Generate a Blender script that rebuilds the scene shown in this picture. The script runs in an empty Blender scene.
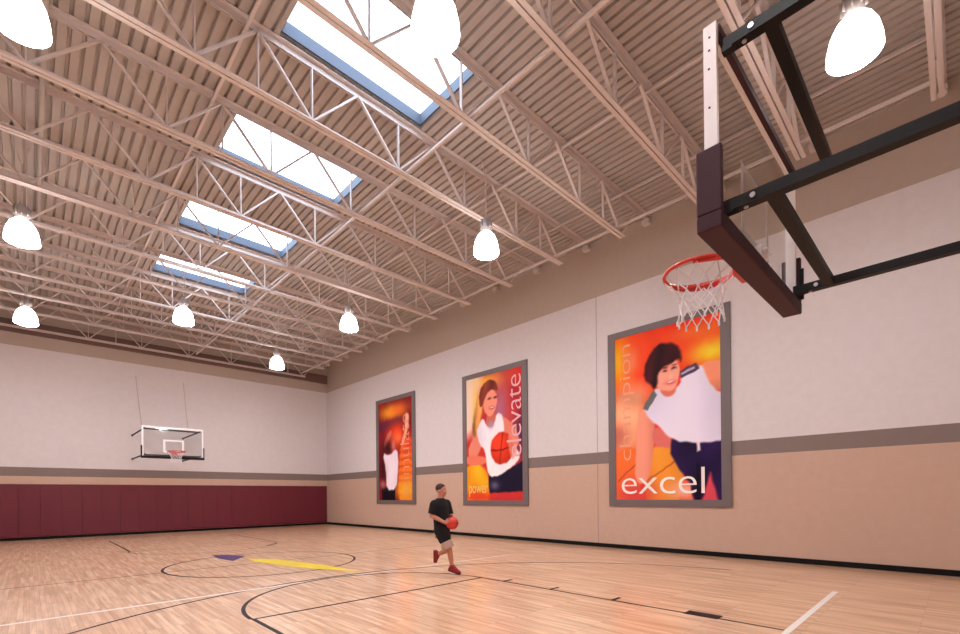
import bpy, bmesh, math, random
import numpy as np
from mathutils import Vector, Matrix
random.seed(7)
C = bpy.context.scene.collection
PI = math.pi

# ------------------------------------------------------------------ camera, world, light, exposure
# X runs across the hall to the poster wall, Y down the hall to the padded wall, camera stands above the origin
FPX, YAW, PITCH, ROLL, EYE = 465.8, 0.7698, 0.0031, -0.0094, 1.55
fwd = Vector((math.sin(YAW), math.cos(YAW), 0)); rgt = Vector((math.cos(YAW), -math.sin(YAW), 0)); up = Vector((0, 0, 1))
f2 = fwd*math.cos(PITCH) + up*math.sin(PITCH); u2 = up*math.cos(PITCH) - fwd*math.sin(PITCH)
r3 = rgt*math.cos(ROLL) + u2*math.sin(ROLL); u3 = u2*math.cos(ROLL) - rgt*math.sin(ROLL)
cd = bpy.data.cameras.new('camera'); cam = bpy.data.objects.new('camera', cd); C.objects.link(cam)
cd.sensor_width = 36; cd.lens = FPX/960*36; cd.shift_y = (493.4-317)/960; cd.clip_start = 0.05; cd.clip_end = 300
M = Matrix((r3, u3, -f2)).transposed().to_4x4(); M.translation = Vector((0, 0, EYE)); cam.matrix_world = M
bpy.context.scene.camera = cam

W = bpy.data.worlds.new('sky'); bpy.context.scene.world = W; W.use_nodes = True
bgn = W.node_tree.nodes['Background']; bgn.inputs[0].default_value = (0.70, 0.84, 1.0, 1); bgn.inputs[1].default_value = 6.5
vs = bpy.context.scene.view_settings
vs.view_transform = 'Standard'; vs.look = 'None'; vs.exposure = 0.14; vs.gamma = 1; vs.use_curve_mapping = False
LAMP_E = 13.0; LENS_E = 190.0

# ------------------------------------------------------------------ dimensions
XR, XL, YB, YN = 11.98, -3.9, 24.6, -5.0
DECK = 8.95
JZB, JZT = 7.90, 8.95
JOISTS = [0.2, 2.06, 3.92, 5.78, 7.64, 9.5, 11.35, 13.1, 14.85, 16.6, 18.4, 20.2, 22.1, 24.25]
SKY_X = (2.92, 5.72)
SKYL = [(5.88, 7.53), (9.60, 11.24), (13.20, 14.73), (16.70, 18.28)]

# ------------------------------------------------------------------ materials
def lin(r, g, b):
    f = lambda c: (c/255/12.92) if c/255 <= 0.04045 else ((c/255+0.055)/1.055)**2.4
    return (f(r), f(g), f(b), 1)
def mat(name, col, rough=0.6, metal=0.0, noise=0.06, scale=6.0, bump=0.0, bscale=80, coat=0, spec=0.5):
    m = bpy.data.materials.new(name); m.use_nodes = True; nt = m.node_tree; b = nt.nodes['Principled BSDF']
    b.inputs['Roughness'].default_value = rough; b.inputs['Metallic'].default_value = metal
    b.inputs['Coat Weight'].default_value = coat; b.inputs['Specular IOR Level'].default_value = spec
    tc = nt.nodes.new('ShaderNodeTexCoord'); nz = nt.nodes.new('ShaderNodeTexNoise'); nz.inputs['Scale'].default_value = scale
    nz.inputs['Detail'].default_value = 4
    nt.links.new(tc.outputs['Object'], nz.inputs['Vector'])
    mx = nt.nodes.new('ShaderNodeMix'); mx.data_type = 'RGBA'
    nt.links.new(nz.outputs['Fac'], mx.inputs[0])
    mx.inputs[6].default_value = tuple(c*(1-noise) for c in col[:3])+(1,)
    mx.inputs[7].default_value = tuple(min(1, c*(1+noise)) for c in col[:3])+(1,)
    nt.links.new(mx.outputs[2], b.inputs['Base Color'])
    if bump:
        n2 = nt.nodes.new('ShaderNodeTexNoise'); n2.inputs['Scale'].default_value = bscale
        nt.links.new(tc.outputs['Object'], n2.inputs['Vector'])
        bp = nt.nodes.new('ShaderNodeBump'); bp.inputs['Strength'].default_value = bump; bp.inputs['Distance'].default_value = 0.01
        nt.links.new(n2.outputs['Fac'], bp.inputs['Height']); nt.links.new(bp.outputs[0], b.inputs['Normal'])
    return m
def emis(name, col, e):
    m = bpy.data.materials.new(name); m.use_nodes = True; b = m.node_tree.nodes['Principled BSDF']
    b.inputs['Base Color'].default_value = (0.9, 0.9, 0.88, 1); b.inputs['Emission Color'].default_value = col
    b.inputs['Emission Strength'].default_value = e
    return m
MT = {}
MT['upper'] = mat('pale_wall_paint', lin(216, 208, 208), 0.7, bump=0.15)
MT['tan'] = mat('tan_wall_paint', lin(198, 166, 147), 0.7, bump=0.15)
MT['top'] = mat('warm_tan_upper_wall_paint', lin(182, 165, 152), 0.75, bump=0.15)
MT['band'] = mat('grey_brown_stripe_paint', lin(128, 112, 106), 0.7)
MT['deck'] = mat('deck_paint', lin(178, 168, 161), 0.65)
MT['steel'] = mat('joist_paint', lin(210, 196, 190), 0.5)
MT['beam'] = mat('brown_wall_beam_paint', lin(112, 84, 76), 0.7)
MT['base'] = mat('black_rubber_base', lin(14, 8, 10), 0.6, spec=0.2)
MT['pad'] = mat('maroon_vinyl', lin(102, 24, 40), 0.45, noise=0.1, scale=2)
MT['frame'] = mat('poster_frame_grey', lin(110, 98, 98), 0.5)
MT['black'] = mat('black_powder_coat', lin(13, 8, 10), 0.5, spec=0.25)
MT['alu'] = mat('white_aluminium_channel', lin(246, 243, 246), 0.35)
MT['bpad'] = mat('dark_maroon_board_pad', lin(62, 32, 42), 0.6, spec=0.3)
MT['orange'] = mat('orange_red_rim_paint', lin(205, 52, 40), 0.35)
MT['net'] = mat('white_net_cord', lin(225, 218, 222), 0.8)
MT['zinc'] = mat('zinc_bolt', lin(200, 200, 205), 0.3, metal=0.8)
MT['curb'] = mat('skylight_curb_paint', lin(76, 82, 98), 0.6)
MT['white'] = mat('white_marking', lin(236, 232, 234), 0.5)
MT['lens'] = emis('bright_lamp_lens', (0.985, 0.955, 0.965, 1), 0)
MT['lens'].node_tree.nodes['Principled BSDF'].inputs['Emission Strength'].default_value = LENS_E
MT['housing'] = mat('lamp_housing', lin(170, 160, 155), 0.4, metal=0.4)
MT['lamp'] = emis('glowing_prismatic_reflector', (0.985, 0.955, 0.965, 1), LAMP_E)
MT['line_k'] = mat('dark_court_line_paint', lin(30, 14, 16), 0.5, coat=0.0, spec=0.2)
MT['line_w'] = mat('white_court_line_paint', lin(252, 246, 240), 0.3, coat=0.5)
MT['line_y'] = mat('yellow_court_paint', lin(245, 215, 40), 0.3, coat=0.3)
MT['line_b'] = mat('blue_court_paint', lin(60, 60, 120), 0.3, coat=0.5)
MT['skin'] = mat('skin', lin(188, 124, 104), 0.55, scale=20)
MT['hair'] = mat('dark_brown_hair', lin(52, 34, 30), 0.8, noise=0.3, scale=90)
MT['shirt'] = mat('black_jersey', lin(14, 11, 16), 0.95, scale=20)
MT['shorts'] = mat('beige_shorts_cloth', lin(186, 158, 146), 0.85, scale=20)
MT['shoe'] = mat('dark_red_shoe', lin(140, 26, 34), 0.5)
MT['sole'] = mat('shoe_sole', lin(90, 20, 26), 0.6)
MT['ball'] = mat('red_orange_ball_leather', lin(206, 52, 40), 0.5, bump=0.3, bscale=300)
MT['seam'] = mat('ball_seam', lin(40, 18, 18), 0.6)
MT['eye'] = mat('eye_white', lin(235, 230, 228), 0.3)
MT['lip'] = mat('lips', lin(160, 85, 80), 0.5)
def glass(name, col, mixf):
    m = bpy.data.materials.new(name); m.use_nodes = True; nt = m.node_tree; nt.nodes.clear()
    o = nt.nodes.new('ShaderNodeOutputMaterial'); t = nt.nodes.new('ShaderNodeBsdfTransparent'); g = nt.nodes.new('ShaderNodeBsdfGlossy')
    t.inputs[0].default_value = col; g.inputs['Roughness'].default_value = 0.05
    mx = nt.nodes.new('ShaderNodeMixShader'); mx.inputs[0].default_value = mixf
    nt.links.new(t.outputs[0], mx.inputs[1]); nt.links.new(g.outputs[0], mx.inputs[2]); nt.links.new(mx.outputs[0], o.inputs[0])
    return m
MT['glass'] = glass('clear_board_glass', (0.95, 0.96, 0.96, 1), 0.08)
MT['sglass'] = glass('skylight_glazing', (0.95, 0.97, 1.0, 1), 0.04)

def floor_material():
    m = bpy.data.materials.new('maple_strip_floor'); m.use_nodes = True; nt = m.node_tree; b = nt.nodes['Principled BSDF']
    tc = nt.nodes.new('ShaderNodeTexCoord'); mp = nt.nodes.new('ShaderNodeMapping'); mp.inputs['Rotation'].default_value = (0, 0, PI/2)
    nt.links.new(tc.outputs['Object'], mp.inputs[0])
    br = nt.nodes.new('ShaderNodeTexBrick'); br.offset = 0.37; br.offset_frequency = 1
    br.inputs['Scale'].default_value = 1; br.inputs['Brick Width'].default_value = 0.9; br.inputs['Row Height'].default_value = 0.06
    br.inputs['Mortar Size'].default_value = 0.0012; br.inputs['Bias'].default_value = 0.0
    br.inputs['Color1'].default_value = lin(240, 204, 172); br.inputs['Color2'].default_value = lin(216, 170, 134); br.inputs['Mortar'].default_value = lin(170, 118, 84)
    nt.links.new(mp.outputs[0], br.inputs[0])
    nz = nt.nodes.new('ShaderNodeTexNoise'); nz.inputs['Scale'].default_value = 1.0; nz.inputs['Detail'].default_value = 6
    mp2 = nt.nodes.new('ShaderNodeMapping'); mp2.inputs['Scale'].default_value = (16, 1.1, 1); nt.links.new(tc.outputs['Object'], mp2.inputs[0])
    nt.links.new(mp2.outputs[0], nz.inputs['Vector'])
    rp = nt.nodes.new('ShaderNodeValToRGB'); rp.color_ramp.elements[0].position = 0.32; rp.color_ramp.elements[1].position = 0.66
    rp.color_ramp.elements[0].color = (0.74, 0.66, 0.58, 1); rp.color_ramp.elements[1].color = (1.1, 1.08, 1.06, 1)
    nt.links.new(nz.outputs['Fac'], rp.inputs[0])
    mx = nt.nodes.new('ShaderNodeMix'); mx.data_type = 'RGBA'; mx.blend_type = 'MULTIPLY'; mx.inputs[0].default_value = 1
    nt.links.new(br.outputs[0], mx.inputs[6]); nt.links.new(rp.outputs[0], mx.inputs[7])
    nt.links.new(mx.outputs[2], b.inputs['Base Color'])
    b.inputs['Roughness'].default_value = 0.3; b.inputs['Coat Weight'].default_value = 0.6; b.inputs['Coat Roughness'].default_value = 0.16
    return m
MT['floor'] = floor_material()

# ------------------------------------------------------------------ helpers
def link(name, me, m=None, parent=None, smooth=False):
    if m is not None and not me.materials: me.materials.append(m)
    if smooth:
        for p in me.polygons: p.use_smooth = True
    o = bpy.data.objects.new(name, me); C.objects.link(o)
    if parent: o.parent = parent
    return o
def obj(name, bm, m=None, parent=None, smooth=False):
    me = bpy.data.meshes.new(name); bmesh.ops.recalc_face_normals(bm, faces=bm.faces[:]); bm.to_mesh(me); bm.free()
    return link(name, me, m, parent, smooth)
def box(bm, x0, x1, y0, y1, z0, z1, mi=0):
    v = [bm.verts.new((x, y, z)) for x in (x0, x1) for y in (y0, y1) for z in (z0, z1)]
    for q in ((0,1,3,2),(4,6,7,5),(0,4,5,1),(2,3,7,6),(0,2,6,4),(1,5,7,3)):
        f = bm.faces.new([v[i] for i in q]); f.material_index = mi
def bbox(name, x0, x1, y0, y1, z0, z1, m, parent=None, bev=0.0):
    bm = bmesh.new(); box(bm, x0, x1, y0, y1, z0, z1)
    if bev: bmesh.ops.bevel(bm, geom=bm.edges[:], offset=bev, segments=2, affect='EDGES')
    return obj(name, bm, m, parent)
def bar(bm, a, b, w, h, hint=(0, 1, 0)):
    a = Vector(a); b = Vector(b); d = (b-a).normalized(); s = d.cross(Vector(hint))
    if s.length < 1e-4: s = d.cross(Vector((1, 0, 0)))
    s.normalize(); t = s.cross(d).normalized()
    v = [bm.verts.new(p + s*i*w/2 + t*j*h/2) for p in (a, b) for i, j in ((-1,-1),(1,-1),(1,1),(-1,1))]
    for q in ((3,2,1,0),(4,5,6,7),(0,1,5,4),(1,2,6,5),(2,3,7,6),(3,0,4,7)): bm.faces.new([v[i] for i in q])
def tube(bm, pts, r, n=8, closed=False, cap=True):
    pts = [Vector(p) for p in pts]; N = len(pts); rings = []; prev = None
    for i, p in enumerate(pts):
        if closed: d = (pts[(i+1) % N]-pts[i-1]).normalized()
        else: d = (pts[min(i+1, N-1)]-pts[max(i-1, 0)]).normalized()
        if prev is None:
            s = d.cross(Vector((0, 0, 1)))
            if s.length < 1e-3: s = d.cross(Vector((1, 0, 0)))
        else: s = prev - d*prev.dot(d)
        s.normalize(); prev = s; t = d.cross(s)
        rr = r[i] if isinstance(r, (list, tuple)) else r
        rings.append([bm.verts.new(p + (s*math.cos(2*PI*k/n)+t*math.sin(2*PI*k/n))*rr) for k in range(n)])
    for i in range(N if closed else N-1):
        A, B = rings[i], rings[(i+1) % N]
        for k in range(n): bm.faces.new((A[k], A[(k+1) % n], B[(k+1) % n], B[k]))
    if cap and not closed: bm.faces.new(rings[0][::-1]); bm.faces.new(rings[-1])
def lathe(bm, prof, n=24, c=(0, 0, 0)):
    rings = []
    for r, z in prof: rings.append([bm.verts.new((c[0]+r*math.cos(2*PI*k/n), c[1]+r*math.sin(2*PI*k/n), c[2]+z)) for k in range(n)])
    for A, B in zip(rings, rings[1:]):
        for k in range(n): bm.faces.new((A[k], A[(k+1) % n], B[(k+1) % n], B[k]))
    bm.faces.new(rings[0][::-1]); bm.faces.new(rings[-1])
def thing(name, label, cat, loc=(0, 0, 0), rz=0, group=None):
    o = bpy.data.objects.new(name, None); C.objects.link(o); o.empty_display_size = 0.2
    o.location = loc; o.rotation_euler = (0, 0, rz); return tag(o, label, cat, group)
def tag(o, label, cat, group=None):
    o['label'] = label; o['category'] = cat
    if group: o['group'] = group
    return o
def struct(o): o['kind'] = 'structure'; return o

# ------------------------------------------------------------------ setting
# floor with its painted court lines (lines lie 1-2 mm proud)
def build_floor():
    bm = bmesh.new(); box(bm, XL-0.3, XR+0.3, YN-0.3, YB+0.3, -0.3, 0, 0)
    def poly(pts, mi, z):
        f = bm.faces.new([bm.verts.new((x, y, z)) for x, y in pts]); f.material_index = mi
        f.normal_update()
        if f.normal.z < 0: f.normal_flip()
    def seg(a, b, w, mi, z=0.0015):
        a = Vector(a); b = Vector(b); d = (b-a).normalized(); s = Vector((-d.y, d.x))*w/2
        poly([a-s, b-s, b+s, a+s], mi, z)
    def arc(c, r, a0, a1, w, mi, n=72, z=0.0015):
        for i in range(n):
            t0 = a0+(a1-a0)*i/n; t1 = a0+(a1-a0)*(i+1)/n
            poly([(c[0]+(r-w/2)*math.cos(t0), c[1]+(r-w/2)*math.sin(t0)), (c[0]+(r+w/2)*math.cos(t0), c[1]+(r+w/2)*math.sin(t0)),
                  (c[0]+(r+w/2)*math.cos(t1), c[1]+(r+w/2)*math.sin(t1)), (c[0]+(r-w/2)*math.cos(t1), c[1]+(r-w/2)*math.sin(t1))], mi, z)
    K, Wt, Ye, Bl = 1, 2, 3, 4
    w = 0.055
    # near end
    seg((2.04, 1.35), (2.04, 6.27), w, K); seg((6.08, 1.35), (6.08, 6.27), w*0.8, K); seg((2.04, 6.25), (6.1, 6.25), w, K)
    arc((4.05, 6.27), 2.03, 0, PI, w, K); arc((4.07, 2.35), 6.07, math.radians(8), math.radians(172), w, K)
    seg((-1.9, 1.35), (6.0, 1.35), 0.06, Wt); seg((6.0, 1.35), (8.95, 1.36), 0.07, Wt, 0.003)
    poly([(6.03, 2.08), (6.25, 2.08), (6.25, 2.5), (6.03, 2.5)], K, 0.003)
    for y in (3.54, 4.66, 5.7): seg((6.08, y), (6.32, y), 0.06, K, 0.003)
    # middle
    arc((4.03, 11.47), 2.03, 0, 2*PI, w, K); seg((-1.9, 11.52), (8.9, 11.45), w*0.7, K)
    seg((-3.2, 8.15), (3.2, 8.27), 0.07, Wt, 0.0025); seg((3.2, 8.3), (8.9, 8.1), 0.05, Wt, 0.0005)
    # far end
    seg((2.1, 16.7), (2.1, 21.6), w, K); seg((6.1, 16.7), (6.1, 21.6), w*0.8, K); seg((2.1, 16.7), (6.1, 16.7), w*0.6, K)
    seg((-1.9, 21.6), (8.9, 21.6), 0.06, Wt); arc((4.07, 16.7), 2.03, PI, 2*PI, w*0.6, K)
    seg((5.4, 15.3), (5.9, 15.9), 0.08, K)
    poly([(3.93, 12.51), (4.39, 11.87), (4.65, 10.73), (4.78, 10.1), (4.9, 8.54), (4.66, 9.02), (4.50, 9.40), (4.34, 9.7), (4.08, 10.7), (3.88, 11.75)], Ye, 0.003)
    poly([(3.51, 13.95), (3.83, 13.8), (4.07, 13.07), (3.56, 12.3), (3.44, 13.06)], Bl, 0.003)
    me = bpy.data.meshes.new('floor'); bm.to_mesh(me); bm.free()
    for k in ('floor', 'line_k', 'line_w', 'line_y', 'line_b'): me.materials.append(MT[k])
    struct(link('floor', me))
build_floor()

def wall(name, axis, pos, a0, a1, outward):
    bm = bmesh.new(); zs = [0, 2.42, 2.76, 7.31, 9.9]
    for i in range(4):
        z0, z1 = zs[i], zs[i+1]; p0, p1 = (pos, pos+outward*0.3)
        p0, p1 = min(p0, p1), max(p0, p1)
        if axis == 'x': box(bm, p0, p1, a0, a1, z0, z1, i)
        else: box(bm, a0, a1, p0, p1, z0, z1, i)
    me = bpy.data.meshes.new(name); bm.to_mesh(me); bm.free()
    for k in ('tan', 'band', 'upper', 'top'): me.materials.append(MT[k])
    struct(link(name, me))
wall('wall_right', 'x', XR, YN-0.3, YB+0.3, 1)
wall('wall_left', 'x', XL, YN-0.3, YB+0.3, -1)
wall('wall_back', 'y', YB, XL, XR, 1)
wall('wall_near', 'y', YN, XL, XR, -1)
struct(bbox('baseboard_right', XR-0.014, XR, YN, YB, 0, 0.115, MT['base']))
struct(bbox('baseboard_back', XL, XR-0.014, YB-0.014, YB, 0, 0.1, MT['base']))
for i, y in enumerate((7.395,)):
    struct(bbox('trim_1', XR-0.004, XR+0.01, y-0.006, y+0.006, 0.115, 7.31, MT['band']))

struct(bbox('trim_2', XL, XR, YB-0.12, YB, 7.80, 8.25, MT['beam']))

# corrugated roof deck with the four skylight openings; ribs run down the hall
def build_deck():
    bm = bmesh.new(); P = 0.178; prof = [(0, 0), (0.120, 0), (0.132, 0.055), (0.166, 0.055), (0.178, 0)]
    def strip(x0, x1, y0, y1):
        k0 = math.floor(x0/P)-1; pts = []
        for k in range(k0, int(x1/P)+2):
            for dx, dz in prof[:-1]:
                pts.append((k*P+dx, dz))
        def zat(x):
            for (xa, za), (xb, zb) in zip(pts, pts[1:]):
                if xa <= x <= xb: return za+(zb-za)*(x-xa)/(xb-xa)
            return 0
        q = [(x0, zat(x0))]+[p for p in pts if x0 < p[0] < x1]+[(x1, zat(x1))]
        a = [bm.verts.new((x, y0, DECK+z)) for x, z in q]; b = [bm.verts.new((x, y1, DECK+z)) for x, z in q]
        for i in range(len(q)-1): bm.faces.new((a[i], a[i+1], b[i+1], b[i]))
    y = YN-0.1
    for s0, s1 in SKYL:
        strip(XL-0.1, XR+0.1, y, s0); strip(XL-0.1, SKY_X[0], s0, s1); strip(SKY_X[1], XR+0.1, s0, s1); y = s1
    strip(XL-0.1, XR+0.1, y, YB+0.1)
    # roof build-up over the sheet keeps daylight out everywhere but the openings
    def slab(x0, x1, y0, y1): box(bm, x0, x1, y0, y1, DECK+0.058, DECK+0.25)
    y = YN-0.3
    for s0, s1 in SKYL:
        slab(XL-0.3, XR+0.3, y, s0); slab(XL-0.3, SKY_X[0], s0, s1); slab(SKY_X[1], XR+0.3, s0, s1); y = s1
    slab(XL-0.3, XR+0.3, y, YB+0.3)
    me = bpy.data.meshes.new('ceiling'); bm.to_mesh(me); bm.free()
    struct(link('ceiling', me, MT['deck']))
build_deck()

# skylights
NTH = ['nearest and largest of the four roof skylights, overhead at the top of the photo', 'second roof skylight from the camera, bright glazed opening between trusses',
       'third roof skylight from the camera, long bright opening in the deck', 'farthest and smallest of the four roof skylights, above the round lamp']
for i, (s0, s1) in enumerate(SKYL):
    t = thing('skylight', NTH[i], 'skylight', ((SKY_X[0]+SKY_X[1])/2, (s0+s1)/2, DECK))
    hx = (SKY_X[1]-SKY_X[0])/2; hy = (s1-s0)/2; H = 0.24
    bm = bmesh.new()
    box(bm, -hx-0.0, -hx+0.03, -hy, hy, 0.06, H); box(bm, hx-0.03, hx, -hy, hy, 0.06, H)
    box(bm, -hx+0.03, hx-0.03, -hy, -hy+0.03, 0.06, H); box(bm, -hx+0.03, hx-0.03, hy-0.03, hy, 0.06, H)
    obj('curb', bm, MT['curb'], t)
    bm = bmesh.new(); n = 10
    g = [[bm.verts.new((-hx+2*hx*a/n, -hy+2*hy*b/n, H+0.02+0.28*(1-(2*a/n-1)**4)*(1-(2*b/n-1)**4))) for b in range(n+1)] for a in range(n+1)]
    for a in range(n):
        for b in range(n): bm.faces.new((g[a][b], g[a+1][b], g[a+1][b+1], g[a][b+1]))
    obj('dome', bm, MT['sglass'], t, True)
    bm = bmesh.new()
    box(bm, -hx-0.04, hx+0.04, -hy-0.04, -hy+0.03, H, H+0.04); box(bm, -hx-0.04, hx+0.04, hy-0.03, hy+0.04, H, H+0.04)
    box(bm, -hx-0.04, -hx+0.03, -hy+0.03, hy-0.03, H, H+0.04); box(bm, hx-0.03, hx+0.04, -hy+0.03, hy-0.03, H, H+0.04)
    obj('glazing_frame', bm, MT['curb'], t)
    ld = bpy.data.lights.new('skylight_portal', 'AREA'); ld.shape = 'RECTANGLE'; ld.size = 2*hx-0.06; ld.size_y = 2*hy-0.06
    ld.cycles.is_portal = True
    lo = bpy.data.objects.new('skylight_portal', ld); C.objects.link(lo); lo.location = ((SKY_X[0]+SKY_X[1])/2, (s0+s1)/2, DECK+H-0.02)

# open-web roof joists
def angle_chord(top):
    bm = bmesh.new(); x0, x1 = (XL, XR-0.02) if top else (-3.6, 10.62)
    leg, th, gap = (0.085, 0.012, 0.024) if top else (0.07, 0.012, 0.022)
    h = 0.11 if top else 0.075
    for s in (-1, 1):
        if top:
            y0, y1 = sorted((s*gap/2, s*(gap/2+leg))); box(bm, x0, x1, y0, y1, JZT-th, JZT-0.001)
            y0, y1 = sorted((s*gap/2, s*(gap/2+th))); box(bm, x0, x1, y0, y1, JZT-h, JZT-th)
        else:
            y0, y1 = sorted((s*gap/2, s*(gap/2+leg))); box(bm, x0, x1, y0, y1, JZB, JZB+th)
            y0, y1 = sorted((s*gap/2, s*(gap/2+th))); box(bm, x0, x1, y0, y1, JZB+th, JZB+h)
    me = bpy.data.meshes.new('chord'); bm.to_mesh(me); bm.free(); me.materials.append(MT['steel']); return me
def web_mesh(dx, w=0.058, x1=None):
    bm = bmesh.new(); zb, zt = JZB+0.04, JZT-0.06
    bar(bm, (0, 0, zb), (dx, 0, zt), 0.02, w) if dx == 0 else bar(bm, (0, 0, zb), (dx, 0, zt), 0.03, w)
    me = bpy.data.meshes.new('web_bar'); bm.to_mesh(me); bm.free(); me.materials.append(MT['steel']); return me
tc_me, bc_me = angle_chord(True), angle_chord(False)
wm = {'r': web_mesh(0.875), 'l': web_mesh(-0.875), 'v': web_mesh(0), 'e': web_mesh(-0.38)}
bm = bmesh.new(); box(bm, -0.16, 0, -0.1, 0.1, JZT-0.22, JZT-0.11); seat_me = bpy.data.meshes.new('bearing_seat'); bm.to_mesh(seat_me); bm.free(); seat_me.materials.append(MT['steel'])
JL = ['steel roof truss passing right overhead, behind the near backboard', 'steel roof truss crossing just above the near backboard struts',
      'steel roof truss running to the wall left of the white board upright', 'steel roof truss along the near edge of the nearest skylight',
      'steel roof truss along the far edge of the nearest skylight', 'steel roof truss along the near edge of the second skylight',
      'steel roof truss along the far edge of the second skylight', 'steel roof truss along the near edge of the third skylight',
      'steel roof truss along the far edge of the third skylight', 'steel roof truss along the near edge of the farthest skylight',
      'steel roof truss along the far edge of the farthest skylight', 'third steel roof truss out from the padded back wall',
      'second steel roof truss out from the padded back wall', 'steel roof truss closest to the padded back wall']
for y, lb in zip(JOISTS, JL):
    t = thing('roof_truss', lb, 'roof truss', (0, y, 0), 0, 'open web roof trusses under the deck')
    for nm, me in (('top_chord', tc_me), ('bottom_chord', bc_me)):
        link(nm, me, None, t)
    for k in range(-2, 7):
        x = 1.75*k
        if k == 6: kinds = 'rl'
        elif k == -2: kinds = 'rve'
        else: kinds = 'rlv'
        for q in kinds:
            o = link('web_bar', wm[q], None, t); o.location = (x, 0.0, 0)
    o = link('web_bar', wm['v'], None, t); o.location = (2.625, 0, 0)
    o = link('web_bar', wm['v'], None, t); o.location = (9.7, 0, 0)
    o = link('bearing_seat', seat_me, None, t); o.location = (XR-0.01, 0, 0)

# bridging rods and conduit running down the hall
def rod(name, x, z, y0, y1, r, label, cat, m='steel'):
    bm = bmesh.new(); bar(bm, (x, y0, z), (x, y1, z), r, r, (0, 0, 1)); tag(obj(name, bm, MT[m]), label, cat)
rod('bridging_bar', 5.44, 7.99, 0.2, 23.8, 0.045, 'straight bridging bar along the truss bottoms, right of the skylights', 'bridging bar')
rod('bridging_bar', 10.26, 7.99, 0.2, 23.8, 0.05, 'bridging bar along truss bottoms nearest the poster wall', 'bridging bar')
rod('bridging_bar', 10.36, 8.80, 0.2, 23.8, 0.045, 'upper bridging bar along truss tops nearest the poster wall', 'bridging bar')
rod('bridging_bar', 8.05, 8.80, 0.2, 23.8, 0.045, 'upper bridging bar along truss tops midway between skylights and poster wall', 'bridging bar')
rod('bridging_bar', 2.45, 8.80, 0.2, 23.8, 0.045, 'upper bridging bar along truss tops just left of the skylights', 'bridging bar')
bm = bmesh.new(); tube(bm, [(0.21, YN+0.02, 8.74), (0.21, YB-0.02, 8.74)], 0.045, 10)
tag(obj('conduit_pipe', bm, MT['deck']), 'long painted pipe under the deck at the far left of the ceiling', 'pipe')

# ------------------------------------------------------------------ high-bay lamps
def lamp_meshes():
    bm = bmesh.new(); prof = [(0.06, 0.26), (0.13, 0.245), (0.19, 0.18), (0.245, 0.06), (0.275, -0.08), (0.285, -0.19), (0.283, -0.20), (0.27, -0.20)]
    lathe(bm, prof[::-1], 28); a = bpy.data.meshes.new('reflector'); bmesh.ops.recalc_face_normals(bm, faces=bm.faces[:]); bm.to_mesh(a); bm.free(); a.materials.append(MT['lamp'])
    bm = bmesh.new(); lathe(bm, [(0.02, -0.262), (0.16, -0.25), (0.262, -0.215), (0.266, -0.201)], 28); ln = bpy.data.meshes.new('lens'); bmesh.ops.recalc_face_normals(bm, faces=bm.faces[:]); bm.to_mesh(ln); bm.free(); ln.materials.append(MT['lens'])
    bm = bmesh.new(); lathe(bm, [(0.06, 0.26), (0.1, 0.28), (0.115, 0.36), (0.115, 0.5), (0.09, 0.54), (0.03, 0.56)], 18)
    for k in range(8):
        c, s = math.cos(k*PI/4), math.sin(k*PI/4); bar(bm, (0.115*c, 0.115*s, 0.34), (0.115*c, 0.115*s, 0.52), 0.012, 0.05, (c, s, 0))
    b = bpy.data.meshes.new('ballast_housing'); bm.to_mesh(b); bm.free(); b.materials.append(MT['housing'])
    bm = bmesh.new(); pts = [(0.04*math.cos(a_), 0, 0.60+0.04*math.sin(a_)) for a_ in [i*2*PI/12 for i in range(12)]]
    tube(bm, pts, 0.01, 6, closed=True); c = bpy.data.meshes.new('hook'); bm.to_mesh(c); bm.free(); c.materials.append(MT['housing'])
    bm = bmesh.new(); bar(bm, (0, 0, 0.62), (0, 0, 1.4), 0.018, 0.018); bar(bm, (0, 0, 1.4), (-0.13, 0, 1.84), 0.012, 0.012); bar(bm, (0, 0, 1.4), (0.13, 0, 1.84), 0.012, 0.012)
    d = bpy.data.meshes.new('hanger_rod'); bm.to_mesh(d); bm.free(); d.materials.append(MT['steel'])
    for me in (a, b):
        for p in me.polygons: p.use_smooth = True
    return (('reflector', a), ('lens', ln), ('ballast_housing', b), ('hook', c), ('hanger_rod', d))
LM = lamp_meshes()
LAMPS = [((-0.06, 7.35), 'glowing high bay lamp cut off by the top left corner of the photo'),
         ((-0.07, 13.55), 'glowing high bay lamp at the left edge, halfway down the ceiling'),
         ((-0.03, 19.75), 'small high bay lamp at the far left, lowest of the lamps at that side'),
         ((3.42, 4.2), 'big glowing high bay lamp hanging in front of the nearest skylight'),
         ((3.43, 16.5), 'high bay lamp hanging in front of the farthest skylight'),
         ((7.30, 0.86), 'big tilted-looking glowing lamp behind the near backboard struts'),
         ((7.32, 7.28), 'glowing high bay lamp hanging above the middle poster'),
         ((7.40, 13.6), 'glowing high bay lamp hanging above and left of the farthest poster'),
         ((-0.06, 1.0), 'high bay lamp hanging left of and behind the near hoop, outside the photo'),
         ((7.43, 19.7), 'smallest glowing high bay lamp, nearest the hall corner'),
         ]
for i, ((x, y), lb) in enumerate(LAMPS):
    t = thing('high_bay_lamp', lb, 'lamp', (x, y, 7.1), 0, 'high bay lamps hanging from the roof')
    for nm, me in LM: link(nm, me, None, t)

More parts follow.
